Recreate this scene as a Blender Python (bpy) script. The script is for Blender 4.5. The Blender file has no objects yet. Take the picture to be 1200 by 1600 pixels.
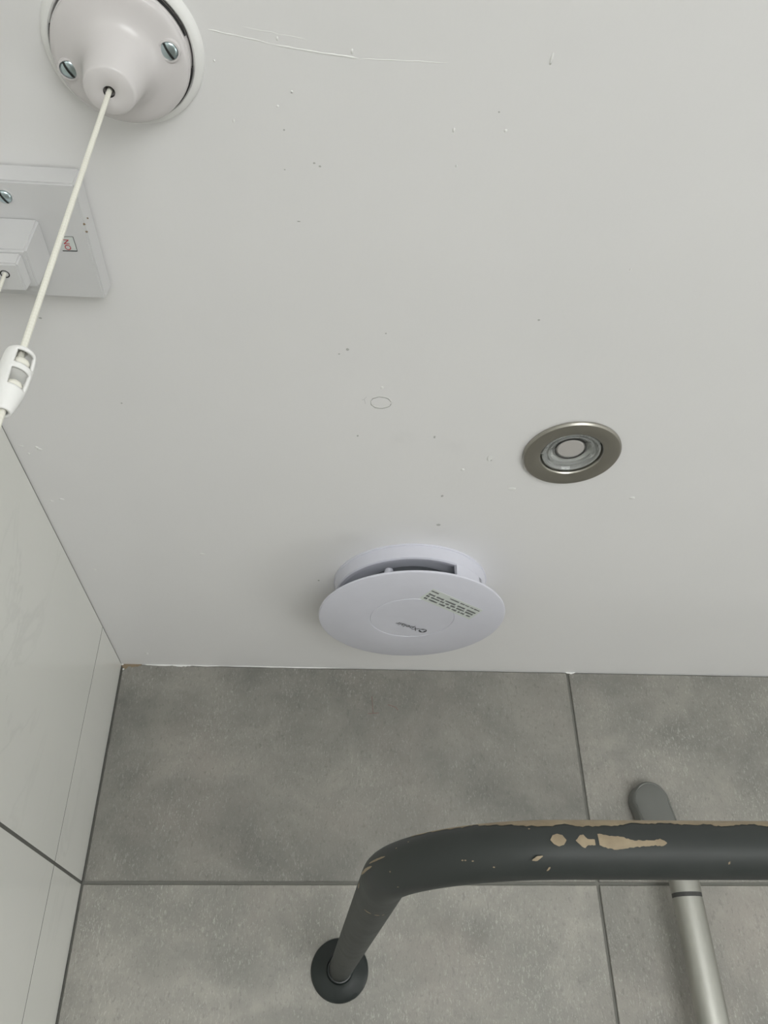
import bpy, bmesh, math, random
from mathutils import Vector, Matrix
random.seed(7)
PI = math.pi

# ------------------------------------------------------------------ camera
# lengths below are given in units of S (ceiling height above the phone), origin = top corner
# of left wall / far wall / ceiling;  x along far wall, y into the far wall, z up
S = 0.43
ZC = 2.25                                   # ceiling height, metres
F, PITCH, YAW, ROLL = 1255.6, 0.5902, 0.0767, -0.0116
CAM = (0.6357, -2.3761, -1.0)

def W(x, y, z=0.0):
    return Vector((x * S, y * S, ZC + z * S))

fw = Vector((math.sin(YAW) * math.cos(PITCH), math.cos(YAW) * math.cos(PITCH), math.sin(PITCH)))
r0 = Vector((math.cos(YAW), -math.sin(YAW), 0))
u0 = r0.cross(fw)
RT = r0 * math.cos(ROLL) + u0 * math.sin(ROLL)
UP = u0 * math.cos(ROLL) - r0 * math.sin(ROLL)

scene = bpy.context.scene
col = scene.collection
cd = bpy.data.cameras.new('camera')
cam = bpy.data.objects.new('camera', cd)
col.objects.link(cam)
cd.sensor_fit = 'VERTICAL'
cd.sensor_height = 32.0
cd.lens = F / 1600 * 32.0
cd.clip_start = 0.01
cam.matrix_world = Matrix(((RT.x, UP.x, -fw.x, CAM[0] * S), (RT.y, UP.y, -fw.y, CAM[1] * S),
                           (RT.z, UP.z, -fw.z, ZC + CAM[2] * S), (0, 0, 0, 1)))
scene.camera = cam

# ------------------------------------------------------------------ light
world = bpy.data.worlds.new('world')
scene.world = world
world.use_nodes = True
world.node_tree.nodes['Background'].inputs[0].default_value = (0.75, 0.85, 1.0, 1)
world.node_tree.nodes['Background'].inputs[1].default_value = 0.6
WIN_SIDE = 3.7        # radiance of the frosted panes (daylight behind them)
WIN_BACK = 6.7
scene.view_settings.view_transform = 'Standard'
scene.view_settings.look = 'None'
scene.view_settings.gamma = 1.0
scene.view_settings.use_curve_mapping = False
scene.view_settings.exposure = 0.0

# ------------------------------------------------------------------ pixel -> place
def ray(px, py):
    return RT * ((px - 600) / F) - UP * ((py - 800) / F) + fw
def on_ceiling(px, py, z=0.0):
    d = ray(px, py); t = (z - CAM[2]) / d.z
    return (CAM[0] + d.x * t, CAM[1] + d.y * t)
def on_wall(px, py, y=0.0):
    d = ray(px, py); t = (y - CAM[1]) / d.y
    return (CAM[0] + d.x * t, CAM[2] + d.z * t)

# ------------------------------------------------------------------ materials
def mat(name, color=(.8, .8, .8), rough=.5, metal=0.0, **kw):
    m = bpy.data.materials.new(name); m.use_nodes = True
    b = m.node_tree.nodes['Principled BSDF']
    b.inputs['Base Color'].default_value = (*color, 1)
    b.inputs['Roughness'].default_value = rough
    b.inputs['Metallic'].default_value = metal
    for k, v in kw.items():
        b.inputs[k.replace('_', ' ')].default_value = v
    return m
class NT:
    def __init__(s, m): s.t = m.node_tree; s.n = s.t.nodes; s.b = s.n['Principled BSDF']
    def add(s, typ, **kw):
        n = s.n.new(typ)
        for k, v in kw.items(): setattr(n, k, v)
        return n
    def link(s, a, b): s.t.links.new(a, b)
    def noise(s, vec, scale, detail=4, rough=.6, dist=0.0):
        n = s.add('ShaderNodeTexNoise')
        n.inputs['Scale'].default_value = scale; n.inputs['Detail'].default_value = detail
        n.inputs['Roughness'].default_value = rough; n.inputs['Distortion'].default_value = dist
        s.link(vec, n.inputs['Vector']); return n.outputs['Fac']
    def ramp(s, fac, stops):
        n = s.add('ShaderNodeValToRGB'); e = n.color_ramp.elements
        while len(e) < len(stops): e.new(.5)
        for i, (p, c) in enumerate(stops):
            e[i].position = p; e[i].color = (*c, 1) if not isinstance(c, (int, float)) else (c, c, c, 1)
        s.link(fac, n.inputs['Fac']); return n.outputs['Color']
    def mix(s, fac, a, b, mode='MIX'):
        n = s.add('ShaderNodeMix', data_type='RGBA', blend_type=mode)
        for sock, v in ((n.inputs[0], fac), (n.inputs[6], a), (n.inputs[7], b)):
            if isinstance(v, (int, float)): sock.default_value = v
            elif isinstance(v, tuple): sock.default_value = (*v, 1)
            else: s.link(v, sock)
        return n.outputs[2]
    def math(s, op, a, b=0.0, c=0.0):
        n = s.add('ShaderNodeMath', operation=op)
        for sock, v in zip(n.inputs, (a, b, c)):
            if isinstance(v, (int, float)): sock.default_value = v
            else: s.link(v, sock)
        return n.outputs[0]
    def bump(s, h, strength, dist):
        n = s.add('ShaderNodeBump'); n.inputs['Strength'].default_value = strength
        n.inputs['Distance'].default_value = dist
        s.link(h, n.inputs['Height']); s.link(n.outputs['Normal'], s.b.inputs['Normal'])
    def position(s): return s.add('ShaderNodeNewGeometry').outputs['Position']
    def mapping(s, vec, scale=(1, 1, 1), rot=(0, 0, 0), loc=None):
        n = s.add('ShaderNodeMapping'); n.inputs['Scale'].default_value = scale
        n.inputs['Rotation'].default_value = rot
        s.link(vec, n.inputs['Vector'])
        if loc is not None: s.link(loc, n.inputs['Location'])
        return n.outputs['Vector']

def m_ceiling():
    m = mat('ceiling_paint', (.82, .82, .80), .42); k = NT(m); p = k.position()
    a = k.noise(p, 2.5, 3); b = k.noise(p, 14, 4)
    c = k.ramp(a, [(.3, (.800, .796, .790)), (.7, (.832, .826, .820))])
    dirt = k.ramp(b, [(.35, 0.0), (.7, 1.0)])
    # faint finger smudges rubbed into the paint
    for (px, py, r, amt) in ((630, 686, .030, .35), (705, 697, .034, .30), (690, 832, .05, .22), (545, 840, .04, .15)):
        x, y = on_ceiling(px, py)
        d = k.add('ShaderNodeVectorMath', operation='DISTANCE'); d.inputs[1].default_value = W(x, y)
        k.link(p, d.inputs[0])
        q = k.add('ShaderNodeMapRange'); q.inputs[1].default_value = r * S; q.inputs[2].default_value = r * S * .2
        q.inputs[3].default_value = 0; q.inputs[4].default_value = amt
        k.link(d.outputs['Value'], q.inputs[0])
        c = k.mix(k.math('MULTIPLY', q.outputs[0], dirt), c, (.50, .50, .48))
    k.link(c, k.b.inputs['Base Color'])
    f = k.noise(k.mapping(p, (1, .35, 1)), 60, 3)
    k.bump(k.math('ADD', k.math('MULTIPLY', a, 1.5), k.math('MULTIPLY', f, .12)), .35, .004)
    return m
def m_stone():
    m = mat('stone_tile', (.3, .29, .27), .48); k = NT(m)
    oi = k.add('ShaderNodeObjectInfo'); g = k.position()
    cb = k.add('ShaderNodeCombineXYZ')
    for i in range(3): k.link(k.math('MULTIPLY', oi.outputs['Random'], (13.0, 7.0, 21.0)[i]), cb.inputs[i])
    p = k.mapping(g, (1, 1, 1), loc=cb.outputs[0])
    big = k.noise(k.mapping(p, (1, 1, 1.6), (0, .35, 0)), 4.2, 4, .55, .6)
    mid = k.noise(p, 17, 6, .65, .4)
    c = k.ramp(big, [(.32, (.23, .229, .209)), (.48, (.33, .323, .295)), (.66, (.47, .451, .409))])
    c2 = k.ramp(mid, [(.32, (.22, .22, .202)), (.5, (.33, .32, .295)), (.68, (.50, .48, .43))])
    c = k.mix(.38, c, c2)
    pink = k.noise(p, 7, 3); c = k.mix(k.math('MULTIPLY', k.ramp(pink, [(.5, 0.0), (.75, 1.0)]), .35), c, (.46, .405, .37))
    # fine pale flecks, like brushed fibres
    fl = k.noise(k.mapping(p, (1, 1, .35), (0, .12, 0)), 620, 3, .55, 1.0)
    fm = k.noise(p, 11, 2)
    flk = k.math('MULTIPLY', k.ramp(fl, [(.56, 0.0), (.68, 1.0)]), k.ramp(fm, [(.35, .25), (.65, .9)]))
    c = k.mix(k.math('MULTIPLY', flk, .64), c, (.68, .675, .62))
    dk = k.noise(k.mapping(p, (1, 1, .5)), 330, 2, .5, .8)
    c = k.mix(k.math('MULTIPLY', k.ramp(dk, [(.57, 0.0), (.72, 1.0)]), .36), c, (.17, .17, .155))
    c = k.mix(1.0, c, oi.outputs['Color'], 'MULTIPLY')      # each tile has its own tone
    k.link(c, k.b.inputs['Base Color'])
    k.bump(k.math('ADD', k.math('MULTIPLY', mid, .6), fl), .30, .0014)
    return m
def m_marble():
    m = mat('marble_tile', (.7, .7, .68), .16); k = NT(m)
    oi = k.add('ShaderNodeObjectInfo'); g = k.position()
    cb = k.add('ShaderNodeCombineXYZ')
    for i in range(3): k.link(k.math('MULTIPLY', oi.outputs['Random'], (3.0, 9.0, 5.0)[i]), cb.inputs[i])
    p = k.mapping(g, (1, 1, 1), loc=cb.outputs[0])
    a = k.noise(k.mapping(p, (1, 1.6, .7), (.5, 0, 0)), 4.5, 5, .6, 1.4)
    v = k.math('ABSOLUTE', k.math('SUBTRACT', a, .5))
    vein = k.ramp(v, [(0.0, 1.0), (.022, 0.0)])
    msk = k.ramp(k.noise(p, 5, 2), [(.46, 0.0), (.66, 1.0)])
    c = k.mix(k.noise(p, 3, 2), (.73, .74, .695), (.79, .785, .745))
    c = k.mix(k.math('MULTIPLY', k.math('MULTIPLY', vein, msk), .15), c, (.42, .43, .41))
    k.link(c, k.b.inputs['Base Color'])
    return m
def m_rail():
    m = mat('rail_paint', (.035, .040, .038), .38); k = NT(m); p = k.position()
    n = k.noise(p, 45, 4)
    k.b.inputs['Specular IOR Level'].default_value = .36
    k.link(k.ramp(n, [(.3, (.028, .033, .031)), (.7, (.034, .038, .036))]), k.b.inputs['Base Color'])
    k.link(k.ramp(n, [(.3, .48), (.7, .55)]), k.b.inputs['Roughness'])
    return m
def m_chip():
    m = mat('bare_primer', (.3, .23, .15), .6); k = NT(m); p = k.position()
    k.link(k.ramp(k.noise(p, 90, 4), [(.3, (.235, .185, .120)), (.7, (.34, .275, .18))]), k.b.inputs['Base Color'])
    return m
def m_brushed(name, color, rough, center):
    m = mat(name, color, rough, 1.0); k = NT(m); p = k.position()
    # turned finish: fine rings around the fitting
    d = k.add('ShaderNodeVectorMath', operation='DISTANCE'); d.inputs[1].default_value = center
    k.link(p, d.inputs[0])
    cb = k.add('ShaderNodeCombineXYZ'); k.link(d.outputs['Value'], cb.inputs[0])
    n = k.noise(cb.outputs[0], 1500, 2)
    k.link(k.ramp(n, [(.3, rough - .06), (.7, rough + .08)]), k.b.inputs['Roughness'])
    k.bump(n, .1, .0003)
    return m
def m_satin():
    m = mat('satin_chrome', (.52, .52, .49), .2, 1.0); k = NT(m); p = k.position()
    n = k.noise(k.mapping(p, (1, 1, .3)), 45, 4)
    k.link(k.ramp(n, [(.3, .34), (.75, .46)]), k.b.inputs['Roughness'])
    k.link(k.ramp(n, [(.35, (.52, .52, .48)), (.75, (.43, .43, .395))]), k.b.inputs['Base Color'])
    return m
def m_plastic(name, c, rough):
    m = mat(name, c, rough); k = NT(m); p = k.position()
    n = k.noise(p, 40, 3)
    k.link(k.mix(n, tuple(v * .96 for v in c), tuple(min(1, v * 1.03) for v in c)), k.b.inputs['Base Color'])
    return m
def m_pane(name, strength):
    m = mat(name, (.9, .95, 1.0), .4); k = NT(m)
    k.b.inputs['Emission Color'].default_value = (.99, 1.0, .995, 1)
    n = k.noise(k.position(), 80, 3)
    k.link(k.math('MULTIPLY', k.math('ADD', k.math('MULTIPLY', n, .2), .9), strength), k.b.inputs['Emission Strength'])
    return m
def m_cord():
    m = mat('cord_cotton', (.80, .79, .70), .7); k = NT(m); p = k.position()
    w = k.add('ShaderNodeTexWave'); w.inputs['Scale'].default_value = 180; w.bands_direction = 'Z'
    k.link(p, w.inputs['Vector'])
    k.link(k.ramp(w.outputs['Fac'], [(0, (.775, .765, .68)), (1, (.81, .80, .72))]), k.b.inputs['Base Color'])
    return m
def m_grout(name, a, b):
    m = mat(name, a, .85); k = NT(m); p = k.position()
    k.link(k.mix(k.noise(p, 120, 4), a, b), k.b.inputs['Base Color'])
    k.bump(k.noise(p, 500, 2), .3, .0006)
    return m

M = dict(ceil=m_ceiling(), stone=m_stone(), marble=m_marble(), rail=m_rail(), chip=m_chip(), satin=m_satin(),
         cord=m_cord(), grout=m_grout('grey_grout', (.17, .17, .152), (.23, .23, .205)),
         joint=m_grout('pale_grout', (.10, .10, .09), (.14, .14, .125)),
         fan=m_plastic('fan_plastic', (.68, .685, .755), .34), faninner=m_plastic('fan_inner_plastic', (.70, .72, .78), .4),
         fandark=m_plastic('fan_duct_shade', (.34, .355, .38), .5),
         switch=m_plastic('switch_plastic', (.67, .645, .64), .25), box=m_plastic('box_plastic', (.66, .66, .66), .28),
         paint=m_plastic('white_paint', (.84, .84, .82), .4), black=mat('painted_shade_black', (.012, .012, .012), .8),  # black: shade of the gaps and cord holes put into colour
         screw=mat('zinc_screw', (.52, .62, .64), .28, 1.0), slot=mat('screw_slot', (.02, .022, .022), .6),
         ink=mat('printed_ink', (.07, .075, .08), .6), red=mat('red_ink', (.50, .03, .05), .6),
         sticker=m_plastic('sticker_paper', (.66, .70, .67), .5), crack=mat('paint_crack', (.36, .36, .34), .8),
         stain=m_plastic('corner_stain', (.26, .20, .13), .7), flange=mat('flange_paint', (.012, .017, .016), .32),
         floor=m_grout('floor_vinyl', (.22, .21, .20), (.28, .27, .25)), wall=m_plastic('wall_paint', (.74, .74, .71), .5),
         frame=m_plastic('window_frame_plastic', (.8, .8, .8), .3),
         speck=mat('grey_speck', (.50, .50, .48), .8), redmark=mat('red_pencil', (.24, .15, .13), .8),
         lensglass=mat('lens_glass', (.86, .88, .86), .06, 0, Transmission_Weight=.75, IOR=1.45),
         led=m_plastic('led_diffuser', (.50, .48, .46), .35), gasket=mat('dark_plastic_ring', (.05, .05, .048), .5),
         bracket=m_plastic('bracket_dim_reflection', (.155, .16, .148), .32), can=mat('lamp_reflector', (.55, .56, .54), .3, .7))

# ------------------------------------------------------------------ mesh helpers
def tag(o, label=None, cat=None, group=None, kind=None):
    for k, v in (('label', label), ('category', cat), ('group', group), ('kind', kind)):
        if v: o[k] = v
    return o
def root(name, loc, label, cat, group=None):
    o = bpy.data.objects.new(name, None); col.objects.link(o); o.location = loc
    o.empty_display_size = .02
    return tag(o, label, cat, group)
def origin(o):
    v = Vector((0, 0, 0))
    while o is not None: v += o.location; o = o.parent
    return v
def obj(name, bm, m, parent=None, smooth=35, base=None, label=None):
    """bm holds world coordinates; they become local to the parent's frame."""
    off = origin(parent) if parent is not None else Vector((0, 0, 0))
    if base is not None:
        bmesh.ops.translate(bm, verts=bm.verts, vec=-Vector(base))
    elif off.length: bmesh.ops.translate(bm, verts=bm.verts, vec=-off)
    bmesh.ops.recalc_face_normals(bm, faces=bm.faces) if name not in ('printed_line',) else None
    me = bpy.data.meshes.new(name); bm.to_mesh(me); bm.free()
    me.materials.append(m if not isinstance(m, str) else M[m])
    if smooth:
        for p in me.polygons: p.use_smooth = True
        me.set_sharp_from_angle(angle=math.radians(smooth))
    o = bpy.data.objects.new(name, me); col.objects.link(o)
    if parent is not None: o.parent = parent
    if base is not None: o.location = Vector(base) - off
    if label: o['label'] = label
    return o
def box(a, b, bevel=0, seg=2, bm=None):
    """box between two world corners"""
    bm = bm or bmesh.new(); a = Vector(a); b = Vector(b)
    r = bmesh.ops.create_cube(bm, size=1)
    vs = r['verts']
    for v in vs:
        v.co = Vector([(a[i] + b[i]) / 2 + v.co[i] * abs(b[i] - a[i]) for i in range(3)])
    if bevel:
        es = list({e for v in vs for e in v.link_edges})
        bmesh.ops.bevel(bm, geom=es, offset=bevel, segments=seg, affect='EDGES', profile=.6)
    return bm
def lathe(profile, c, n=64, a0=0.0, a1=2 * PI, bm=None, axis='z', close_ends=False):
    """profile: (radius, height) about axis through c (world)."""
    bm = bm or bmesh.new(); full = abs(a1 - a0 - 2 * PI) < 1e-6
    m_ = n if full else n + 1
    rings = []
    for i in range(m_):
        t = a0 + (a1 - a0) * i / n; rg = []
        for (r, h) in profile:
            p = (r * math.cos(t), r * math.sin(t), h)
            if axis == 'y': p = (p[0], p[2], p[1])
            if axis == 'x': p = (p[2], p[0], p[1])
            rg.append(bm.verts.new(Vector(c) + Vector(p)))
        rings.append(rg)
    for i in range(n):
        A = rings[i]; B = rings[(i + 1) % m_]
        for j in range(len(profile) - 1):
            q = [A[j], B[j], B[j + 1], A[j + 1]]
            bm.faces.new(q)
    if not full and close_ends:
        bm.faces.new(rings[0]); bm.faces.new(rings[-1])
    bmesh.ops.remove_doubles(bm, verts=bm.verts, dist=1e-7)
    return bm
def tube(path, r, n=12, bm=None, caps=True):
    bm = bm or bmesh.new(); path = [Vector(p) for p in path]
    rr = r if isinstance(r, (list, tuple)) else [r] * len(path)
    t = (path[1] - path[0]).normalized()
    nrm = t.cross(Vector((.3, .2, 1)))
    if nrm.length < .1: nrm = t.cross(Vector((1, 0, 0)))
    nrm.normalize(); rings = []
    for i, p in enumerate(path):
        if 0 < i < len(path) - 1: t = ((path[i + 1] - p).normalized() + (p - path[i - 1]).normalized()).normalized()
        elif i: t = (p - path[i - 1]).normalized()
        nrm = (nrm - t * nrm.dot(t)).normalized(); bn = t.cross(nrm)
        rings.append([bm.verts.new(p + (nrm * math.cos(2 * PI * k / n) + bn * math.sin(2 * PI * k / n)) * rr[i]) for k in range(n)])
    for A, B in zip(rings, rings[1:]):
        for k in range(n): bm.faces.new((A[k], A[(k + 1) % n], B[(k + 1) % n], B[k]))
    if caps: bm.faces.new(rings[0][::-1]); bm.faces.new(rings[-1])
    return bm
def blob(c, rx, ry, rz, rot=0.0, bm=None, seg=8, jitter=.15):
    bm = bm or bmesh.new()
    r = bmesh.ops.create_icosphere(bm, subdivisions=2, radius=1)
    mt = Matrix.Rotation(rot, 3, 'Z')
    for v in r['verts']:
        s = 1 + random.uniform(-jitter, jitter)
        v.co = Vector(c) + mt @ Vector((v.co.x * rx * s, v.co.y * ry * s, v.co.z * rz))
    return bm
def text_bm(s, o, a, b, size, depth=0.00008):
    """mesh lettering: o = centre (world), a = reading direction, b = letter-up direction"""
    cu = bpy.data.curves.new('lettering', 'FONT'); cu.body = s; cu.size = size
    cu.align_x = 'CENTER'; cu.align_y = 'CENTER'
    t = bpy.data.objects.new('lettering', cu); col.objects.link(t)
    dg = bpy.context.evaluated_depsgraph_get()
    me = bpy.data.meshes.new_from_object(t.evaluated_get(dg))
    bpy.data.objects.remove(t); bpy.data.curves.remove(cu)
    bm = bmesh.new(); bm.from_mesh(me); bpy.data.meshes.remove(me)
    a = Vector(a).normalized(); b = Vector(b); b = (b - a * b.dot(a)).normalized(); n = a.cross(b)
    for v in bm.verts: v.co = Vector(o) + a * v.co.x + b * v.co.y + n * depth
    return bm
def structure(name, bm, m, smooth=0):
    return tag(obj(name, bm, m, None, smooth), kind='structure')

# ------------------------------------------------------------------ room shell
RX, RY = 1.90, -2.40                     # right wall x, back wall y
K = .6218 * S                            # top row of tiles is cut to this height
JX = 1.4009 * S                          # first upright joint on the far wall
L1 = .2662 * S                           # narrow cut tile next to the corner on the left wall
PAD = .08
LIGHT_C = W(1.113, -1.124)

# ceiling slab with the hole of the downlight
bm = bmesh.new()
ov = [bm.verts.new(p) for p in ((-PAD, RY - PAD, ZC), (RX + PAD, RY - PAD, ZC), (RX + PAD, PAD, ZC), (-PAD, PAD, ZC))]
iv = [bm.verts.new(LIGHT_C + Vector((.034 * math.cos(2 * PI * i / 48), .034 * math.sin(2 * PI * i / 48), 0))) for i in range(48)]
es = [bm.edges.new((ov[i], ov[(i + 1) % 4])) for i in range(4)] + [bm.edges.new((iv[i], iv[(i + 1) % 48])) for i in range(48)]
bmesh.ops.triangle_fill(bm, use_beauty=True, edges=es)
g = bmesh.ops.extrude_face_region(bm, geom=list(bm.faces))
bmesh.ops.translate(bm, verts=[e for e in g['geom'] if isinstance(e, bmesh.types.BMVert)], vec=(0, 0, .1))
ceiling = structure('ceiling', bm, 'ceil')

wall_far = structure('wall_far', box((-PAD, .003, 0), (RX + PAD, PAD, ZC)), 'grout')
wall_left = structure('wall_left', box((-PAD, RY - PAD, 0), (-.00025, .003, ZC)), 'joint')
floor = structure('floor', box((-PAD, RY - PAD, -.1), (RX + PAD, PAD, 0)), 'floor')

def wall_with_window(name, fixed, thick, axis, lo, hi, wlo, whi, z0, z1):
    bm = bmesh.new()
    def bx(a0, a1, b0, b1):
        if axis == 'x': box((fixed, a0, b0), (fixed + thick, a1, b1), bm=bm)
        else: box((a0, fixed, b0), (a1, fixed + thick, b1), bm=bm)
    bx(lo, wlo, 0, ZC); bx(whi, hi, 0, ZC); bx(wlo, whi, 0, z0); bx(wlo, whi, z1, ZC)
    return structure(name, bm, 'wall')
def window(name, fixed, axis, a0, a1, z0, z1, strength, sign):
    """frosted casement: frame, mullion and two panes with daylight behind"""
    bm = bmesh.new(); t = .05; mid = (a0 + a1) / 2
    def P(a, d, z): return (fixed + sign * d, a, z) if axis == 'x' else (a, fixed + sign * d, z)
    for (p, q, r, s) in ((a0, a1, z0, z0 + t), (a0, a1, z1 - t, z1), (a0, a0 + t, z0 + t, z1 - t), (a1 - t, a1, z0 + t, z1 - t),
                         (mid - t / 2, mid + t / 2, z0 + t, z1 - t)):
        box(P(p, .01, r), P(q, .06, s), bevel=.004, bm=bm)
    w = structure(name, bm, 'frame')
    pm = m_pane(name + '_frosted_glass', strength)
    for (p, q) in ((a0 + t, mid - t / 2), (mid + t / 2, a1 - t)):
        obj('pane', box(P(p, .03, z0 + t), P(q, .036, z1 - t)), pm, w, 0)
    return w
SW = (-.80, -.15, .85, 1.70)       # side window: y0, y1, z0, z1
BW = (.30, 1.70, .40, 1.60)         # back window: x0, x1, z0, z1
wall_right = wall_with_window('wall_right', RX, PAD, 'x', RY - PAD, PAD, SW[0], SW[1], SW[2], SW[3])
wall_back = wall_with_window('wall_back', RY, -PAD, 'y', 0, RX, BW[0], BW[1], BW[2], BW[3])
window('window_1', RX, 'x', *SW, WIN_SIDE, 1)
window('window_2', RY, 'y', *BW, WIN_BACK, -1)

# --- far wall: grey stone-effect tiles, one by one
GAP = .0036
def tiles(wall, axis, cols, rows, m, gap_col, gap_row, front, tone, bev):
    cache = {}
    for i_, (a0, a1) in enumerate(cols):
        for j_, (z0, z1) in enumerate(rows):
            w = (a1 - a0) - gap_col; h = (z1 - z0) - gap_row
            key = (round(w, 4), round(h, 4))
            c = ((a0 + a1) / 2, (z0 + z1) / 2)
            loc = Vector((c[0], front + .004, c[1])) if axis == 'x' else Vector((front - .004, c[0], c[1]))
            if key not in cache:
                hw = Vector((w / 2, .004, h / 2)) if axis == 'x' else Vector((.004, w / 2, h / 2))
                cache[key] = obj('tile', box(loc - hw, loc + hw, bevel=bev, seg=1), m, wall, 0, base=loc)
                t = cache[key]
            else:
                t = cache[key].copy(); col.objects.link(t); t.location = loc; t.parent = wall
            v = tone.get((i_, j_), random.uniform(.78, .92)); t.color = (v, v, v * .985, 1)
TOP = ZC - .0012
rows = [(ZC - K, TOP + GAP / 2)]
z = ZC - K
while z > .02:
    rows.append((max(z - .3, 0), z)); z -= .3
cols = [(.0018 - GAP / 2, JX), (JX, JX + .603), (JX + .603, JX + 1.206), (JX + 1.206, RX)]
tiles(wall_far, 'x', cols, rows, 'stone', GAP, GAP, 0.0, {(0, 0): .70, (1, 0): .79, (0, 1): .90, (1, 1): .80}, .0008)
# --- left wall: white marble-effect tiles with hairline upright joints
cols = [(-L1, -.0005)]
y = -L1
while y > RY + .02:
    cols.append((max(y - .6, RY), y)); y -= .6
tiles(wall_left, 'y', cols, rows, 'marble', .0024, GAP, 0.0, {}, .0001)

# --- details of the painted ceiling: specks, ridges, drips, blister
def speck(px, py, w, h, rot=0, m='paint', t=.0005, name='paint_speck'):
    x, y = on_ceiling(px, py); p = W(x, y)
    x2, y2 = on_ceiling(px + 1, py); u = (W(x2, y2) - p).length
    x3, y3 = on_ceiling(px, py + 1); v = (W(x3, y3) - p).length
    return obj(name, blob(p, w * u / 2, h * v / 2, t, rot), m, ceiling, 60)
for a in ((433, 60, 3, 6), (550, 80, 4, 9), (456, 143, 4, 4), (434, 166, 4, 4), (365, 189, 4, 7), (790, 204, 5, 5),
          (709, 203, 4, 8), (862, 92, 5, 20), (713, 259, 3, 5), (723, 734, 6, 4), (316, 866, 9, 3),
          (800, 764, 13, 5), (765, 716, 9, 9), (988, 778, 9, 4), (62, 702, 8, 4), (33, 697, 9, 2.5),
          (81, 783, 6, 3), (96, 780, 9, 2.5), (45, 709, 4, 3), (148, 890, 5, 2), (229, 1021, 6, 3), (335, 95, 3, 4),
          (985, 421, 3, 4), (57, 699, 5, 3), (597, 606, 5, 5)):
    speck(*a)
for a in ((491, 255, 4, 3), (500, 260, 4, 3), (444, 203, 3, 3), (467, 346, 5, 2), (780, 175, 3, 3), (543, 546, 5, 4),
          (603, 521, 3, 2), (530, 553, 3, 2), (842, 500, 4, 3), (559, 681, 3, 3), (498, 907, 3, 2),
          (445, 265, 3, 2), (63, 497, 5, 2.5), (767, 719, 3, 3), (679, 683, 3, 4), (691, 775, 4, 3), (685, 820, 7, 3), (190, 630, 3, 2)):
    speck(*a, m='speck', t=.00015, name='grey_speck')
def ridge(pts, w, m='paint', t=.45, name='paint_ridge'):
    path = [W(*on_ceiling(*p)) for p in pts]
    bm = tube(path, [w * (.35 if i in (0, len(path) - 1) else random.uniform(.7, 1.2)) for i in range(len(path))], 6)
    for v in bm.verts: v.co.z = ZC + (v.co.z - ZC) * t
    return obj(name, bm, m, ceiling, 60)
def wob(a, b, n, j): return [(a[0] + (b[0] - a[0]) * i / n + random.uniform(-j, j), a[1] + (b[1] - a[1]) * i / n + random.uniform(-j, j)) for i in range(n + 1)]
ridge(wob((325, 46), (430, 70), 9, .8), .0004)
ridge(wob((428, 70), (560, 92), 12, .8), .0006)
ridge(wob((560, 92), (700, 98), 9, .8), .0003)
ridge(wob((380, 42), (480, 62), 7, .8), .00025)
ring = [(595 + 16 * math.cos(t) * random.uniform(.92, 1.08), 629 + 9 * math.sin(t) * random.uniform(.9, 1.1)) for t in [2 * PI * i / 18 for i in range(19)]]
ring[-1] = ring[0]
ridge([(p[0] + .3, p[1] - 1.1) for p in ring], .00045, name='paint_blister')
ridge(ring, .00042, 'crack', .6, 'blister_crack')
for pts in ([(565, 625), (569, 624), (571, 631)], [(569, 624), (573, 620)], [(579, 632), (585, 632)], [(609, 627), (614, 630)]):
    ridge(pts, .00022, 'crack', .6, 'blister_crack')
# caulk and paint smeared onto the top edge of the tiles, stain in the corner
def smear(x0, x1, h, m='paint', name='paint_smear', d=.0006):
    n = 10; bm = bmesh.new(); ps = []
    for i in range(n + 1):
        t = i / n; e = math.sin(PI * t) ** .5 if 0 < t < 1 else .05
        ps.append((x0 + (x1 - x0) * t, h * e * random.uniform(.45, 1.0)))
    top = [bm.verts.new((x, -d, ZC)) for x, _ in ps]; bot = [bm.verts.new((x, -d * .6, ZC - hh)) for x, hh in ps]
    bk = [bm.verts.new((x, .001, ZC - hh)) for x, hh in ps]
    for i in range(n):
        bm.faces.new((top[i], top[i + 1], bot[i + 1], bot[i])); bm.faces.new((bot[i], bot[i + 1], bk[i + 1], bk[i]))
    obj(name, bm, m, wall_far, 60)
fx = lambda px, py=1045: on_wall(px, py)[0] * S
smear(fx(226, 1036), fx(272, 1037), .0022)
smear(fx(268, 1038), fx(300, 1039), .0028)
smear(fx(300, 1039), fx(345, 1040), .0016)
smear(fx(883, 1051), fx(899, 1052), .0030)
smear(fx(345, 1040), fx(540, 1044), .0012)
smear(fx(192, 1035), fx(222, 1036), .0045, 'stain', 'brown_stain', .0004)
smear(fx(190, 1035), fx(204, 1036), .0085, 'stain', 'brown_stain', .0003)
obj('paint_drip', blob((.0035, -.0008, ZC - .0075), .0013, .001, .0013), 'paint', wall_far, 60)
obj('paint_drip', blob((.0012, -.0012, ZC - .001), .0017, .001, .0012), 'paint', wall_far, 60)
# faint red pencil strokes on the tile
for pts in ([(581, 1088), (582, 1102), (583, 1115)], [(575, 1115), (592, 1114)], [(606, 1101), (618, 1105), (622, 1110)]):
    path = [(on_wall(*p)[0] * S, -.00005, ZC + on_wall(*p)[1] * S) for p in pts]
    obj('pencil_mark', tube(path, .00045, 5), 'redmark', wall_far, 60)

# ------------------------------------------------------------------ extractor fan
FC = W(.840, -.562)
fan = root('extractor_fan', FC, 'white round ceiling extractor fan with a floating disc cover and sticker', 'fan')
RB = .193 * S
def fp(r, z): return (r, z)
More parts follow.
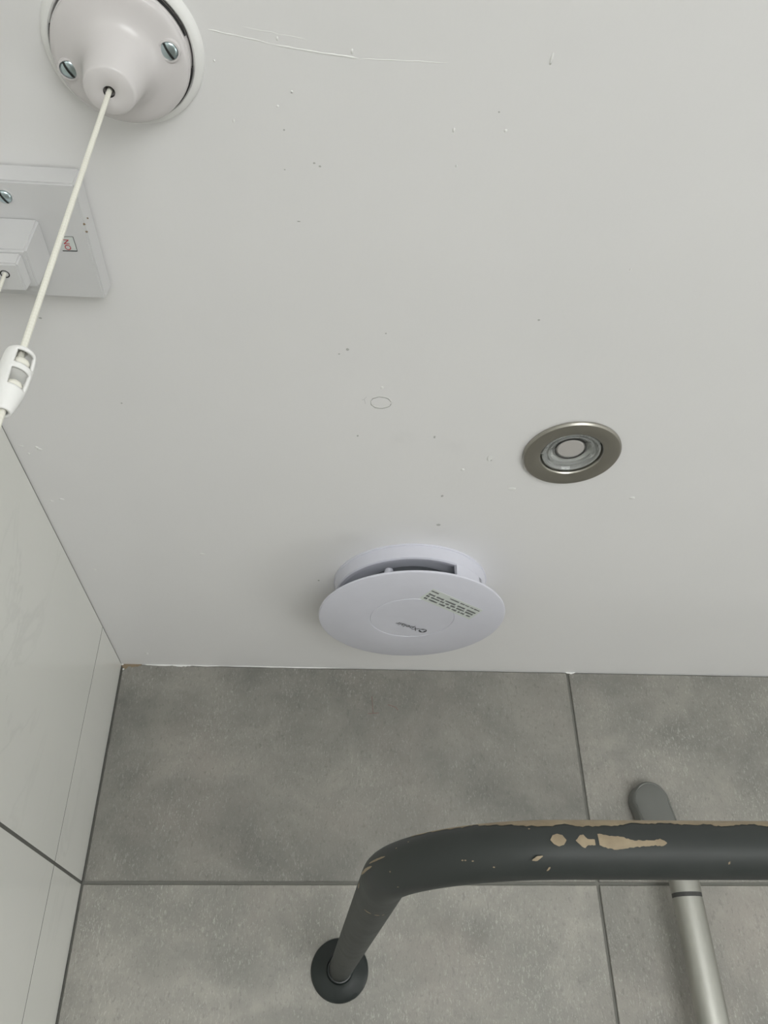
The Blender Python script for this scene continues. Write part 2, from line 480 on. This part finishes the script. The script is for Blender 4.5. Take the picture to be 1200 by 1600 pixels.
# outer wall: full band at the ceiling, deeper closed portion on the right and at the back
bm = lathe([(RB + .0012, 0), (RB + .0012, -.0016), (RB, -.0022), (RB - .0008, -.0150), (RB - .0025, -.0160), (RB - .0065, -.0155), (RB - .0075, -.008), (RB - .0075, 0)], FC, 96)
obj('base_ring', bm, 'fan', fan)
a_open = math.radians(-60)
bm = lathe([(RB - .0009, -.0148), (RB - .0022, -.036), (RB - .0050, -.036), (RB - .0050, -.0148), (RB - .0009, -.0148)], FC, 48, a_open, math.radians(140), close_ends=True)
obj('closed_side_wall', bm, 'fan', fan)
bm = lathe([(RB - .0050, -.0150), (RB - .0062, -.0120), (RB - .0100, -.0100), (.066, -.0090), (.0535, -.0088), (.0515, -.0080), (.0510, -.0005)], FC, 80)
obj('inner_plate', bm, 'faninner', fan)
obj('duct_shade_disc', lathe([(.0515, -.0020), (.0001, -.0020)], FC, 48), 'fandark', fan)  # flat dark disc paints the shade of the duct hole
DZ = -.1 * S
DC = W(.842, -.561) ; RD = .2335 * S
for ang in (-114, 6, 126):
    c = FC + Vector((.070 * math.cos(math.radians(ang)), .070 * math.sin(math.radians(ang)), 0))
    obj('post', lathe([(.0001, -.0195), (.0040, -.0200), (.0048, -.0225), (.0050, DZ + .003), (.0001, DZ + .003)], c, 20), 'fan', fan)
obj('hub', lathe([(.0001, -.0018), (.009, -.0020), (.010, -.034), (.016, DZ + .0034), (.0001, DZ + .0034)], DC, 48), 'faninner', fan)
disc = obj('front_disc', lathe([(.0001, DZ + .0040), (RD - .006, DZ + .0040), (RD - .0012, DZ + .0034), (RD, DZ + .0024), (RD - .0004, DZ + .0008), (RD - .0022, DZ), (.0458, DZ),
                                (.0455, DZ + .0005), (.0449, DZ + .0005), (.0446, DZ), (.0440, DZ), (.0200, DZ), (.0001, DZ)], DC, 128), 'fan', fan, 40)
A = Vector((on_ceiling(622, 973, -.1)[0] - on_ceiling(656, 984, -.1)[0], on_ceiling(622, 973, -.1)[1] - on_ceiling(656, 984, -.1)[1], 0))
B = Vector((0, 0, -1)).cross(A)
x, y = on_ceiling(636.5, 978.0, -.1)
obj('brand_lettering', text_bm('Xpelair', W(x, y, -.1) + Vector((0, 0, -.0004)), A, B, .0104), 'ink', disc, 0)
x, y = on_ceiling(660.5, 985.0, -.1); LC = W(x, y, -.1) + Vector((0, 0, -.0004))
bm = lathe([(.0036, 0), (.0045, -.0001)], LC, 28)
obj('logo', bm, 'ink', disc, 0)
a1 = A.normalized(); b1 = B.normalized()
def flat(pts, c, dz=0): 
    bm = bmesh.new(); bm.faces.new([bm.verts.new(Vector(c) + a1 * p[0] + b1 * p[1] + Vector((0, 0, dz))) for p in pts]); return bm
def arcpts(r0, r1, t0, t1, n=10, c0=(0, 0), c1=(0, 0)):
    o = [(c0[0] + r0 * math.cos(t0 + (t1 - t0) * i / n), c0[1] + r0 * math.sin(t0 + (t1 - t0) * i / n)) for i in range(n + 1)]
    i_ = [(c1[0] + r1 * math.cos(t0 + (t1 - t0) * i / n), c1[1] + r1 * math.sin(t0 + (t1 - t0) * i / n)) for i in range(n + 1)]
    return o + i_[::-1]
for k_ in range(3):                       # three curved fan blades in the roundel
    t = k_ * 2 * PI / 3 + .4
    obj('logo', flat(arcpts(.0033, .0014, t, t + 1.35, 8, (0, 0), (.0008 * math.cos(t + 1.2), .0008 * math.sin(t + 1.2))), LC, -.0001), 'ink', disc, 0)
# notice sticker with its lines of tiny print
q = [W(*on_ceiling(*p, -.1), -.1) + Vector((0, 0, -.0001)) for p in ((733.5, 967.7), (654.6, 934.7), (677, 920), (754.5, 953.5))]
bm = bmesh.new(); lo = [bm.verts.new(p + Vector((0, 0, -.00012))) for p in q]; hi = [bm.verts.new(p + Vector((0, 0, .0001))) for p in q]
bm.faces.new(lo); bm.faces.new(hi)
for i in range(4): bm.faces.new((lo[i], lo[(i + 1) % 4], hi[(i + 1) % 4], hi[i]))
st = obj('notice_sticker', bm, 'sticker', fan, 0)
lines = {.20: [(.05, .13), (.17, .24), (.26, .30), (.33, .42), (.45, .52), (.56, .67), (.71, .87), (.90, .96)],
         .40: [(.05, .20), (.23, .38), (.41, .50), (.53, .60), (.63, .70), (.72, .88), (.91, .97)],
         .58: [(.04, .22), (.26, .41), (.45, .65), (.68, .82), (.85, .97)],
         .84: [(.03, .14), (.16, .22), (.25, .32), (.34, .42), (.45, .63), (.85, .99)]}
for v, ws in lines.items():
    bm = bmesh.new(); hh = .045 if v > .7 else .062
    for (u0, u1) in ws:
        n = max(2, int((u1 - u0) / .022))
        for i in range(n):                                  # letter-sized strokes
            a = u0 + (u1 - u0) * i / n; b = u0 + (u1 - u0) * (i + .82) / n; s = hh * random.choice((.7, .8, 1.0, 1.0))
            P_ = lambda u, w: (q[0].lerp(q[1], u)).lerp(q[3].lerp(q[2], u), w) + Vector((0, 0, -.00016))
            bm.faces.new([bm.verts.new(P_(*c)) for c in ((a, v - s), (b, v - s), (b, v + s), (a, v + s))])
    obj('printed_line', bm, 'ink', st, 0)

# ------------------------------------------------------------------ recessed downlight
dl = root('recessed_downlight', LIGHT_C, 'round brushed nickel recessed downlight, switched off, in the white ceiling', 'light')
nick = m_brushed('brushed_nickel', (.40, .385, .345), .34, LIGHT_C)
R1 = .0985 * S
obj('bezel', lathe([(.0345, .004), (R1 - .001, 0.0), (R1, -.0006), (R1, -.0022), (R1 - .0012, -.0036), (R1 - .0030, -.0042), (.0300, -.0030), (.0276, -.0024), (.0268, -.0012), (.0266, .012), (.0330, .012)], LIGHT_C, 96), nick, dl, 30)
LENS_C = LIGHT_C + Vector((0, 0, -.0016))
obj('reflector', lathe([(.0266, .010), (.0260, .018), (.0120, .036), (.0001, .037)], LIGHT_C, 48), 'can', dl)
lens = obj('lens', lathe([(.0262, .0050), (.0250, .0012), (.0236, .0010), (.0222, .0034), (.0206, .0040), (.0196, .0022), (.0178, .0030), (.0160, .0065), (.0132, .0080), (.0128, .0078), (.0001, .0078),
                          (.0001, .0100), (.0250, .0100), (.0262, .0050)], LENS_C, 72), 'lensglass', dl, 25)
obj('diffuser', lathe([(.0001, .0054), (.0110, .0056), (.0122, .0064), (.0122, .0076), (.0001, .0077)], LENS_C, 40), 'led', dl, 30)
obj('retaining_ring', lathe([(.0128, .0060), (.0128, .0052), (.0137, .0052), (.0137, .0064)], LENS_C, 40), 'gasket', dl, 30)
bm = None
for i in range(30):
    t = 2 * PI * i / 30; d = Vector((math.cos(t), math.sin(t), 0))
    if math.sin(t * 3.0 + 1) > .25: continue
    obj('lens_rib', tube([LIGHT_C + d * .0150 + Vector((0, 0, .0115)), LIGHT_C + d * .0205 + Vector((0, 0, .0112))], .0007, 5), 'gasket', lens)
obj('bright_ring', lathe([(.0200, .0112), (.0225, .0105), (.0240, .0112)], LIGHT_C, 48), 'can', dl)

# ------------------------------------------------------------------ round pull-cord switch
SC = W(.3695, -1.867)
sw = root('ceiling_pull_switch', SC, 'round off-white ceiling pull switch with two screws and a long white cord', 'switch')
obj('mounting_ring', lathe([(.0408, 0), (.0404, -.0018), (.0394, -.0034), (.0380, -.0044), (.0364, -.0046), (.0356, -.0040), (.0348, -.0015), (.0348, 0)], SC, 96), 'paint', sw)
obj('back_plate', lathe([(.0345, 0), (.0345, -.0085), (.0338, -.0092), (.0320, -.0092)], SC, 96), 'switch', sw)
for (a0, a1) in ((140, 200), (-62, -18), (8, 52)):
    obj('gap_shade', lathe([(.0348, -.0040), (.0354, -.0060), (.0347, -.0070), (.0343, -.0050)], SC, 24, math.radians(a0), math.radians(a1)), 'black', sw)  # black arcs painted in for the shade between base and cover
prof = [(.0340, -.0080), (.0341, -.0100), (.0337, -.0118), (.0329, -.0126), (.0310, -.0134), (.0285, -.0141), (.0258, -.0148), (.0230, -.0157), (.0205, -.0170), (.0184, -.0190), (.0168, -.0218), (.0156, -.0260), (.0144, -.0320), (.0128, -.0398), (.0122, -.0418), (.0113, -.0426), (.0030, -.0428), (.0027, -.0425), (.0025, -.0330), (.0001, -.0330)]
cover = obj('cover', lathe(prof, SC, 96), 'switch', sw, 50)
obj('cord_hole', lathe([(.0027, -.04285), (.0026, -.0300), (.0001, -.0300)], SC + Vector((0, 0, -.0001)), 24), 'black', sw)
def screw(c, parent, r=.0042, ang=0.0):
    s = obj('screw', lathe([(r, .0016), (r, 0), (r * .9, -.0007), (r * .62, -.0014), (r * .3, -.0017), (.0001, -.0018)], c, 28), 'screw', parent)
    d = Vector((math.cos(ang), math.sin(ang), 0)); n = Vector((-d.y, d.x, 0)); bm = bmesh.new()
    prev = None
    for i in range(9):
        u = -r * .93 + 2 * r * .93 * i / 8
        zz = -.0018 * (1 - (u / r) ** 2) ** .6 - .0003
        pr = [bm.verts.new(Vector(c) + d * u + n * w + Vector((0, 0, zz))) for w in (-.00055, .00055)]
        if prev: bm.faces.new((prev[0], prev[1], pr[1], pr[0]))
        prev = pr
    obj('slot', bm, 'slot', s, 0)
    return s
for (px, py) in ((108, 108), (264, 79)):
    x, y = on_ceiling(px, py, -.034)
    c = W(x, y, 0); rr = (c - SC).length
    c = c + Vector((0, 0, -.0138))
    obj('screw_well', lathe([(.0058, .0006), (.0056, -.0016), (.0047, -.0018), (.0045, .0012)], c, 28), 'switch', sw)
    screw(c + Vector((0, 0, -.0008)), sw, .0046, math.radians(62))
cx, cy = SC.x, SC.y
ctop = ZC - .036
zcn = ZC - .505 * S                               # top of the connector
obj('pull_cord', tube([(cx, cy, ctop - (ctop - zcn + .004) * i / 14) for i in range(15)], .00125, 10), 'cord', sw)
# cord connector: open capsule with two windows
CL = .069 * S; cr = .0058
bm = bmesh.new(); nz, na = 40, 40; grid = []
def capr(t):
    if t < .10: return cr * (.30 + .70 * math.sin(t / .10 * PI / 2)) * .93
    if t < .62: return cr * (.93 + .07 * math.sin((t - .10) / .52 * PI))
    return cr * (.93 - .40 * ((t - .62) / .38) ** 1.4)
for i in range(nz + 1):
    t = i / nz
    grid.append([bm.verts.new((cx + capr(t) * math.cos(2 * PI * k / na), cy + capr(t) * math.sin(2 * PI * k / na), zcn - t * CL)) for k in range(na)])
for i in range(nz):
    t = (i + .5) / nz
    for k in range(na):
        a = math.degrees(2 * PI * (k + .5) / na); a = (a + 180) % 360 - 180
        win = any(abs(((a - c_) + 180) % 360 - 180) < 40 for c_ in (-42, 138))
        if win and (.12 < t < .36 or .43 < t < .68): continue
        bm.faces.new((grid[i][k], grid[i][(k + 1) % na], grid[i + 1][(k + 1) % na], grid[i + 1][k]))
con = obj('cord_connector', bm, 'paint', sw, 60)
md = con.modifiers.new('thickness', 'SOLIDIFY'); md.thickness = .0011; md.offset = -1
for t in (.24, .60):
    obj('cord_knot', blob((cx + .0008, cy - .0004, zcn - t * CL), .0034, .0030, .0027, .4, jitter=.06), 'cord', con, 80)
zb = zcn - CL
obj('connector_divider', lathe([(.0052, .0006), (.0052, -.0006), (.0001, -.0006)], (cx, cy, zcn - .395 * CL), 24), 'paint', con)
obj('pull_cord', tube([(cx, cy, zcn - CL * .62), (cx, cy, zb - .1), (cx, cy, zb - .22)], .00125, 10), 'cord', sw)
obj('pull_handle', lathe([(.0001, .002), (.003, .001), (.0055, -.008), (.0062, -.024), (.0050, -.034), (.0001, -.036)], (cx, cy, zb - .22), 24), 'paint', sw)

# ------------------------------------------------------------------ square pull-cord isolator
bx0, bx1, by0, by1 = .073, .279, -1.7027, -1.4990
bc = W((bx0 + bx1) / 2, (by0 + by1) / 2)
iso = root('isolator_pull_switch', bc, 'square grey-white isolator pull switch with a red ON window beside the left wall', 'switch')
BD = -.0335
def prism(rects, bevel=0, seg=2):
    """stack of rectangles (x0,x1,y0,y1,z) in S units joined by walls, closed at both ends"""
    bm = bmesh.new(); rs = []
    for (x0, x1, y0, y1, z) in rects:
        rs.append([bm.verts.new(W(*p, z)) for p in ((x0, y0), (x1, y0), (x1, y1), (x0, y1))])
    for A_, B_ in zip(rs, rs[1:]):
        for i in range(4): bm.faces.new((A_[i], A_[(i + 1) % 4], B_[(i + 1) % 4], B_[i]))
    bm.faces.new(rs[0]); bm.faces.new(rs[-1])
    if bevel: bmesh.ops.bevel(bm, geom=list(bm.edges), offset=bevel, segments=seg, affect='EDGES')
    return bm
e = .003
body = obj('body', prism([(bx0, bx1, by0, by1, 0), (bx0 + e, bx1 - e, by0 + e, by1 - e, BD)], .0011), 'box', iso, 40)
b1x0, b1x1, b1y0, b1y1 = .138, .2105, -1.639, -1.575
blk = obj('cord_block', prism([(b1x0 - .003, b1x1 + .003, b1y0 - .002, b1y1 + .006, BD + .002), (b1x0, b1x1, b1y0, b1y1, -.098)], .0013), 'box', iso, 40)
obj('cord_guide', prism([(.150, .2035, -1.634, -1.583, -.096), (.152, .2015, -1.632, -1.585, -.118)], .0011), 'box', blk, 40)
hx, hy = .181, -1.6145
hc = W(hx, hy, -.118)
obj('cord_hole', lathe([(.0028, -.0001), (.0021, -.0001), (.0021, .006), (.0001, .006)], hc, 20), 'black', iso, 30)
obj('pull_cord', tube([hc + Vector((0, 0, .004)), hc + Vector((0, 0, -.1)), hc + Vector((0, 0, -.33))], .0011, 10), 'cord', iso)
obj('pull_handle', lathe([(.0001, .002), (.003, .001), (.0055, -.008), (.0062, -.024), (.0050, -.034), (.0001, -.036)], hc + Vector((0, 0, -.33)), 24), 'paint', iso)
x, y = on_ceiling(7, 307, BD)
obj('screw_well', lathe([(.0052, 0), (.0052, -.0002), (.0044, -.0003), (.0044, .001)], W(x, y, BD), 24), 'box', iso)
screw(W(x, y, BD) + Vector((0, 0, -.0004)), iso, .0042, math.radians(65))
# indicator window, its dark surround on two sides and the lettering
wq = [W(*on_ceiling(*p, BD), BD) for p in ((93, 369.5), (114, 369.5), (121, 392), (98, 391.5))]
bm = bmesh.new(); bm.faces.new([bm.verts.new(p + Vector((0, 0, -.00005))) for p in wq])
for f in list(bm.faces): pass
ind = obj('on_window', bm, 'sticker', iso, 0, label='small pale window marked ON in red')
def strip(p, q_, w, dz=-.00025, m='ink', name='window_edge'):
    d = (q_ - p).normalized(); n = Vector((-d.y, d.x, 0)) * w / 2; z_ = Vector((0, 0, dz)); bm = bmesh.new()
    bm.faces.new([bm.verts.new(v + z_) for v in (p - n, q_ - n, q_ + n, p + n)])
    obj(name, bm, m, ind, 0)
strip(wq[3], wq[2], .00075); strip(wq[0], wq[1], .0003); strip(wq[1], wq[2], .0003)
x, y = on_ceiling(105.5, 382, BD)
obj('on_lettering', text_bm('ON', W(x, y, BD) + Vector((0, 0, -.0002)), (0, -1, 0), (-1, 0, 0), .0052), 'red', ind, 0)
# small chips in the paint along the edge of the box; last blob paints a crevice's shade
for (px, py, w_) in ((131, 350, .0010), (135.5, 362, .0008), (137, 341, .0006), (32, 433, .0006), (56, 443, .0016)):
    x, y = on_ceiling(px, py, -.031 if px > 60 else (-.1 if px < 40 else -.04))
    zz = (-.031 if px > 60 else (-.1 if px < 40 else -.04))
    obj('paint_chip_or_shade', blob(W(x, y, zz), w_, w_ * .8, w_ * .6), 'stain', iso, 60)

# ------------------------------------------------------------------ shower curtain rail
RZ = ZC - .828 * S; rr = .0287 * S
xs, ys = .690 * S, -1.500 * S; bend = .175 * S
x_in = .712 * S
rail = root('shower_curtain_rail', (xs, 0, RZ), 'dark green-grey bent curtain rail with chipped paint and a round wall flange', 'curtain rail')
path = []
for i in range(9):
    t = i / 8; path.append(Vector((xs + (x_in - xs) * t, .001 + (ys + bend) * t, RZ)))
c0 = Vector((x_in + bend, ys + bend, RZ))
for i in range(1, 17):
    t = PI + PI / 2 * i / 16
    path.append(c0 + Vector((bend * math.cos(t), bend * math.sin(t), 0)))
for i in range(1, 13): path.append(Vector((x_in + bend + (RX - .001 - x_in - bend) * i / 12, ys, RZ)))
obj('tube', tube(path, rr, 40), 'rail', rail, 60)
def flange(c, axis, s):
    return obj('wall_flange', lathe([(.0001, 0), (.0315, 0), (.0318, s * .0015), (.0310, s * .0035), (.0270, s * .0060), (.0190, s * .0085), (.0150, s * .0105), (.0140, s * .0128), (.0134, s * .0150), (.0122, s * .0152)], c, 64, axis=axis), 'flange', rail)
flange((xs, 0, RZ), 'y', -1)
flange((RX, ys, RZ), 'x', -1)
# bare patches where the paint has flaked off
cvec = Vector((0, CAM[1] * S - ys, CAM[2] * S + ZC - RZ)).normalized()
nvec = Vector((1, 0, 0)).cross(cvec); nvec = nvec if nvec.z > 0 else -nvec
def bar_x(px): return on_wall(px, 1329, -1.5)[0] * S
def patch(pts_lo_hi, name='paint_chip_or_shade', m='chip', off=.00018):
    """list of (x metres, sin_lo, sin_hi) across the bar; sin > 1 wraps past the silhouette"""
    bm = bmesh.new(); prev = None; nn = 6
    ang = lambda s: math.asin(s) if s < 1 else PI / 2 + (s - 1)
    for (x_, lo_, hi_) in pts_lo_hi:
        cur = []
        for k in range(nn + 1):
            a = ang(lo_) + (ang(hi_) - ang(lo_)) * k / nn
            cur.append(bm.verts.new(Vector((x_, ys, RZ)) + (cvec * math.cos(a) + nvec * math.sin(a)) * (rr + off)))
        if prev:
            for k in range(nn): bm.faces.new((prev[k], cur[k], cur[k + 1], prev[k + 1]))
        prev = cur
    return obj(name, bm, m, rail, 60)
def sy(py): return max(-.98, min(.985, (1328.5 - py) / 44.0))
def poly_patch(u, l, step=3.0, j=.5):
    """upper and lower pixel polylines -> patch"""
    def ev(pl, x):
        for (a, b) in zip(pl, pl[1:]):
            if a[0] <= x <= b[0]: return a[1] + (b[1] - a[1]) * (x - a[0]) / max(1e-6, b[0] - a[0])
        return pl[-1][1]
    x0, x1 = u[0][0], u[-1][0]; n = max(4, int((x1 - x0) / step)); out = []
    for i in range(n + 1):
        px = x0 + (x1 - x0) * i / n
        jj = 0 if i in (0, n) else j
        hi_ = sy(ev(u, px) + random.uniform(-jj, jj)); lo_ = sy(ev(l, px) + random.uniform(-jj, jj))
        out.append((bar_x(px), min(lo_, hi_ - .002), hi_))
    patch(out)
poly_patch([(850, 1315), (855, 1308), (862, 1306), (870, 1308), (875, 1315)], [(850, 1315), (855, 1321), (862, 1324), (870, 1322), (875, 1315)], 2.5, .2)
poly_patch([(889, 1315), (897, 1308), (902, 1307), (906, 1313), (918, 1314)], [(889, 1316), (895, 1322), (901, 1327), (906, 1322), (918, 1322)], 2.5, .5)
poly_patch([(924, 1306), (935, 1307), (941, 1309), (958, 1309), (975, 1315), (990, 1315), (1012, 1314), (1019, 1312), (1027, 1318)],
           [(924, 1322), (935, 1326), (952, 1329), (965, 1326), (985, 1324), (1008, 1322), (1020, 1323), (1027, 1319)], 3, .8)
poly_patch([(821, 1343), (828, 1338), (837, 1337)], [(821, 1344.5), (828, 1345), (837, 1338.5)], 2, .2)
poly_patch([(844, 1358), (847, 1353), (849, 1353)], [(844, 1359), (847, 1358), (849, 1355)], 1.5, .2)
poly_patch([(1117, 1346), (1120, 1344)], [(1117, 1349), (1120, 1348)], 1, .1)
# long worn strip along the top of the bar
edge = [(655, .985), (690, .965), (730, .93), (750, .96), (775, .90), (800, .87), (822, .80), (850, .76), (880, .84), (900, .76), (930, .77), (960, .80), (985, .88), (1010, .86), (1040, .90), (1070, .83), (1100, .86), (1120, .80), (1150, .84), (1175, .86), (1200, .80), (1260, .84), (1330, .95)]
def strip_along(edge_pts, off=.00018, n_sub=6):
    """worn strip along the upper edge of the tube; edge_pts = (pixel column, lower limit)"""
    dense = []
    for i in range(8, len(path) - 1):
        for q_ in range(12): dense.append(path[i].lerp(path[i + 1], q_ / 12))
    camw = W(*CAM); cols_ = []
    for p in dense:
        d = p - camw; cols_.append(600 + F * d.dot(RT) / d.dot(fw))
    bm = bmesh.new(); prev = None
    for (a, b) in zip(edge_pts, edge_pts[1:]):
        for i in range(n_sub):
            t = i / n_sub; px = a[0] + (b[0] - a[0]) * t
            lo_ = min(.985, a[1] + (b[1] - a[1]) * t + random.uniform(-.025, .025))
            k0 = min((j for j in range(len(dense) - 1) if j > 60 and cols_[j] >= px), default=len(dense) - 2)
            f_ = (px - cols_[k0 - 1]) / (cols_[k0] - cols_[k0 - 1]); c = dense[k0 - 1].lerp(dense[k0], max(0, min(1, f_)))
            tg = (dense[k0] - dense[k0 - 1]).normalized()
            v = camw - c; v = (v - tg * v.dot(tg)).normalized(); n_ = tg.cross(v); n_ = n_ if n_.z > 0 else -n_
            cur = []
            for k in range(8):
                a_ = math.asin(lo_) + (PI / 2 + .5 - math.asin(lo_)) * k / 7
                cur.append(bm.verts.new(c + (v * math.cos(a_) + n_ * math.sin(a_)) * (rr + off)))
            if prev:
                for k in range(7): bm.faces.new((prev[k], cur[k], cur[k + 1], prev[k + 1]))
            prev = cur
    obj('paint_chip_or_shade', bm, 'chip', rail, 60)
strip_along(edge)
# worn strip and scratches round the bend
def bend_patch(t0, t1, a_lo, a_hi, n=14, off=.00018, j=.05):
    """t along the bend (0 = wall side, 1 = bar side), angles about the tube: 0 outwards, 90 up"""
    bm = bmesh.new(); prev = None
    for i in range(n + 1):
        t = t0 + (t1 - t0) * i / n; th_ = PI + PI / 2 * max(0, min(1, t))
        rad = Vector((math.cos(th_), math.sin(th_), 0)); c = c0 + rad * bend; cur = []
        if t < 0: c = c + Vector((0, -t * bend, 0)) + Vector((t * bend * (x_in - xs) / (-ys - bend), 0, 0))
        if t > 1: c = c + Vector(((t - 1) * bend, 0, 0))
        s = math.sin(PI * i / n) ** .4 if 0 < i < n else .1
        for k in range(5):
            mid_ = (a_lo + a_hi) / 2; hw = (a_hi - a_lo) / 2 * s * (1 + random.uniform(-j, j) * 4)
            a = math.radians(mid_ + hw * (k - 2) / 2)
            cur.append(bm.verts.new(c + (rad * math.cos(a) + Vector((0, 0, 1)) * math.sin(a)) * (rr + off)))
        if prev:
            for k in range(4): bm.faces.new((prev[k], cur[k], cur[k + 1], prev[k + 1]))
        prev = cur
    obj('paint_chip_or_shade', bm, 'chip', rail, 60)
bend_patch(.03, .20, 2, 10, 14); bend_patch(.16, .30, 14, 19)
bend_patch(-.30, -.14, -8, 2)
for a_ in ((-70, -48), (-92, -78), (-104, -97)): bend_patch(-.50, -.46, *a_, 6)
for _ in range(9):
    t = random.uniform(.3, .95); a = random.uniform(-60, 55); bend_patch(t, t + .008, a, a + 3, 3)

# ------------------------------------------------------------------ shower bar on the wall
bxm = 1.606 * S; bym = -.098 * S
riser = root('shower_bar', (bxm, 0, ZC - .66 * S), 'satin chrome shower bar with a rounded flat top on the grey tiled wall', 'shower bar')
def loft(secs, n=40, bm=None, caps=True, e=2.0):
    """secs: (cx, cy, z, half width, half depth, exponent) in S units"""
    bm = bm or bmesh.new(); rings = []
    for (cx_, cy_, z_, hw, hd, ex) in secs:
        rg = []
        for k in range(n):
            t = 2 * PI * k / n; ct, s_ = math.cos(t), math.sin(t)
            rg.append(bm.verts.new(W(cx_ + hw * math.copysign(abs(ct) ** (2 / ex), ct), cy_ + hd * math.copysign(abs(s_) ** (2 / ex), s_), z_)))
        rings.append(rg)
    for A_, B_ in zip(rings, rings[1:]):
        for k in range(n): bm.faces.new((A_[k], A_[(k + 1) % n], B_[(k + 1) % n], B_[k]))
    if caps: bm.faces.new(rings[0]); bm.faces.new(rings[-1][::-1])
    return bm
bar_secs = [(1.606, -.098, -.672, .0390, .034, 2.2), (1.607, -.098, -.80, .0390, .034, 2.2), (1.609, -.098, -1.3, .0395, .034, 2.2), (1.609, -.098, -2.0, .0395, .034, 2.2)]
obj('bar', loft(bar_secs), 'satin', riser, 50)
obj('joint_ring', loft([(1.606, -.098, -.660, .0385, .0335, 2.2), (1.606, -.098, -.673, .0385, .0335, 2.2)]), 'gasket', riser, 50)
# top piece: rounded flat paddle against the wall that turns into the oval bar
cap = []
for i in range(15):
    t = i / 14; z_ = -.352 - .052 * (1 - math.cos(t * PI / 2))
    cap.append((1.581, -.024, z_, max(.002, .0545 * math.sin(t * PI / 2)), .021, 3.2))
cap += [(1.583, -.026, -.43, .0555, .022, 3.2), (1.588, -.034, -.48, .054, .026, 3.0), (1.595, -.058, -.53, .049, .031, 2.7), (1.602, -.086, -.585, .0425, .034, 2.4), (1.606, -.097, -.63, .0395, .034, 2.2), (1.606, -.098, -.661, .0392, .034, 2.2)]
obj('neck', loft(cap[16:]), 'satin', riser, 45)
def outline(dx, inset):
    pts = []
    for i in range(33):
        t = PI * i / 32
        pts.append((1.581 + dx - (.0555 - inset) * math.cos(t), -.352 - .060 + (.060 - inset) * math.sin(t)))
    return pts[::1] + [(1.596 + dx + .051 - inset, -.53), (1.596 + dx - .051 + inset, -.53)]
bm = bmesh.new(); prev = None
for (yy, ins) in ((-.004, .0), (-.034, .0), (-.041, .0015), (-.046, .006), (-.0445, .0085), (-.047, .0125)):
    cur = [bm.verts.new(W(x_, yy - (.03 if z_ < -.52 else 0), z_)) for (x_, z_) in outline(0, ins)]
    if prev:
        for i in range(len(cur)): bm.faces.new((prev[i], prev[(i + 1) % len(cur)], cur[(i + 1) % len(cur)], cur[i]))
    prev = cur
bm.faces.new(prev)
obj('top_bracket', bm, 'bracket', riser, 40)  # same piece as the neck; its dimmer reflection is painted as dark grey
obj('lower_bracket', loft([(1.609, -.05, -1.98, .05, .05, 3), (1.609, -.05, -2.1, .05, .05, 3), (1.609, -.03, -2.2, .05, .03, 3)]), 'satin', riser, 45)
